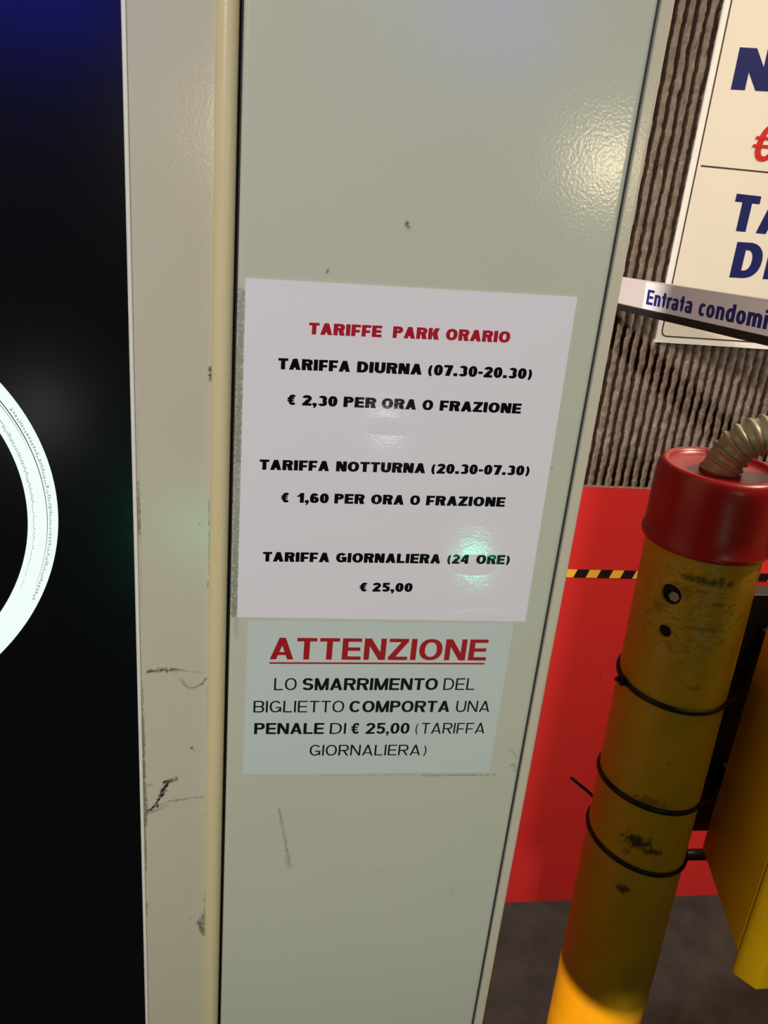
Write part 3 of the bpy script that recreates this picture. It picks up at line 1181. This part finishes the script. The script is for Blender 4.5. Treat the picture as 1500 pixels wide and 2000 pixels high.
# ------------------------------------------------------------------ flexible conduit
ctl = [Vector(p) for p in ((.4475, .195, 1.190), (.4490, .195, 1.200), (.4560, .192, 1.2165), (.4680, .188, 1.2290), (.4850, .185, 1.2360), (.505, .180, 1.2370), (.530, .172, 1.2290), (.555, .164, 1.206), (.575, .158, 1.170), (.588, .152, 1.120), (.594, .150, 1.075), (.595, .150, 1.052))]


def catmull(P, n):
    out = []
    Q = [P[0] * 2 - P[1]] + P + [P[-1] * 2 - P[-2]]
    for i in range(1, len(Q) - 2):
        for k in range(n):
            t = k / n
            a, b_, c_, d_ = Q[i - 1], Q[i], Q[i + 1], Q[i + 2]
            out.append(.5 * ((2 * b_) + (c_ - a) * t + (2 * a - 5 * b_ + 4 * c_ - d_) * t * t + (3 * b_ - a - 3 * c_ + d_) * t ** 3))
    out.append(P[-1])
    return out


def resample(P, step):
    out = [P[0]]
    acc = 0.0
    for a, c in zip(P, P[1:]):
        L_ = (c - a).length
        while acc + L_ >= step * len(out):
            k = (step * len(out) - acc) / L_
            out.append(a.lerp(c, k))
        acc += L_
    return out


path = resample(catmull(ctl, 40), .0007)
b = MB()
RP = .0090


def crad(i):
    f = (i * .0007 / RP) % 1.0
    return .0172 + .0028 * max(0, math.cos((f - .5) * 2 * math.pi)) ** .7 if math.cos((f - .5) * 2 * math.pi) > 0 else .0172


b.tube(path, crad, 32)
tag(b.build('flexible_conduit', COND.m), 'corrugated metal flexible conduit bending out of the red post cap', 'conduit')

# ------------------------------------------------------------------ yellow box beside the post
box = empty('yellow_box', (0, 0, 0), 'yellow metal equipment box mounted close to the right of the post', 'box')
bx0, bx1 = .548, .700
ZT = 1.055
b = MB()
side = [(.2000, .7135), (.0900, .6660), (.0900, ZT), (.2000, ZT)]
for x_, rev in ((bx0, False), (bx1, True)):
    P_ = [(x_, y, z) for y, z in side]
    b.face(P_ if not rev else list(reversed(P_)))
for i in range(4):
    (y0, z0), (y1, z1) = side[i], side[(i + 1) % 4]
    b.face([(bx0, y0, z0), (bx1, y0, z0), (bx1, y1, z1), (bx0, y1, z1)])
b.build('box_body', YBOX.m, box, bevel=.003)
# lid with chamfered left edge and rounded lower corners
b = MB()
lx0, lx1, lz0, lz1 = bx0 - .001, bx1 + .001, .6405, ZT + .006


b.prism([(lx0, .0905), (lx0, .0845), (lx0 + .0150, .0640), (lx1 - .0150, .0640), (lx1, .0845), (lx1, .0905)], lz0, lz1)
b.build('box_lid', YBOX.m, box, bevel=.005, segs=4)
# rail between box and post, widened in black to stand for the gap's shade
b = MB()
b.box((.5130, .2110, .728), (.576, .2330, 1.05))
b.box((.5500, .1995, .80), (.570, .2112, .83))
b.box((.5500, .1995, .98), (.570, .2112, 1.01))
b.build('rail_gap_shade', TIE.m, box, bevel=.001)
b = MB()
b.tube([(.5168, .209, .6935), (.562, .209, .6930)], .0070, 12)
b.build('mounting_pin', TIE.m, box)

# ------------------------------------------------------------------ cable ties
GT = 'cable ties round the yellow post'


def tie_loop(a, bx_, by_, z_off=0.0, ext=.578):
    """closed loop round the post and the rail; height follows the plane z = a + bx*x + by*y"""
    pts_ = []
    r = PR + .0016
    # front of post from left side round to the rail, then back
    last = 318 if ext else 450
    for i in range(73):
        th = R(95 + (last - 95) * i / 72)
        pts_.append(Vector((PX + r * math.cos(th), PY + r * math.sin(th), 0)))
    for x_, y_ in () if not ext else ((.518, .1700), (.532, .1860), (.542, .1990), (.552, .2050), (ext, .2060), (ext + .003, .2220), (ext - .003, .2370), (.545, .2410), (.50, .2525)):
        pts_.append(Vector((x_, y_, 0)))
    for p in pts_:
        z = a + bx_ * (p.x - PX) + by_ * (p.y - PY)
        p.x += TXP * (z - .9)
        p.z = z + z_off
    return pts_


def make_tie(label, a, bx_, by_, head_th, tail=None, ext=.578):
    t = empty('cable_tie', (0, 0, 0), label, 'cable tie', GT)
    b = MB()
    b.tube(tie_loop(a, bx_, by_, ext=ext), .0032, 10, closed=True, flat=.55)
    b.build('strap', TIE.m, t)
    th = R(head_th)
    r = PR + .0030
    c = Vector((PX + r * math.cos(th), PY + r * math.sin(th), 0))
    z = a + bx_ * (c.x - PX) + by_ * (c.y - PY)
    c.x += TXP * (z - .9)
    c.z = z
    o_ = Vector((math.cos(th), math.sin(th), 0))
    tn = Vector((-math.sin(th), math.cos(th), 0))
    b = MB()
    A = [c + o_ * i + tn * j + Vector((0, 0, k)) for i in (-.002, .0042) for j in (-.0045, .0045) for k in (-.0042, .0042)]
    for q in ((0, 1, 3, 2), (4, 6, 7, 5), (0, 4, 5, 1), (2, 3, 7, 6), (0, 2, 6, 4), (1, 5, 7, 3)):
        b.face([A[i] for i in q])
    b.build('tie_head', TIE.m, t, bevel=.0008)
    b = MB()
    if tail:
        b.tube([c + o_ * .001] + [Vector(p) for p in tail], .0024, 8, flat=.6)
    else:
        b.tube([c + o_ * .002, c + o_ * .008 - tn * .002 + Vector((0, 0, .0012))], .0024, 8, flat=.8)
    b.build('tie_tail', TIE.m, t)
    return t


make_tie('black cable tie nearest the red cap, its clipped head sticking out left of the post', .9541, -.0395, .0492, 186)
make_tie('black cable tie around the post in the middle of the three, crossing a dark scuff', .8206, -.1149, -.0262, 120)
make_tie('lowest black cable tie around the post, long loose tail pointing left', .7369, -.1722, .038, 120, tail=[(.4211, .2545, .7500), (.3899, .2500, .7785)], ext=None)
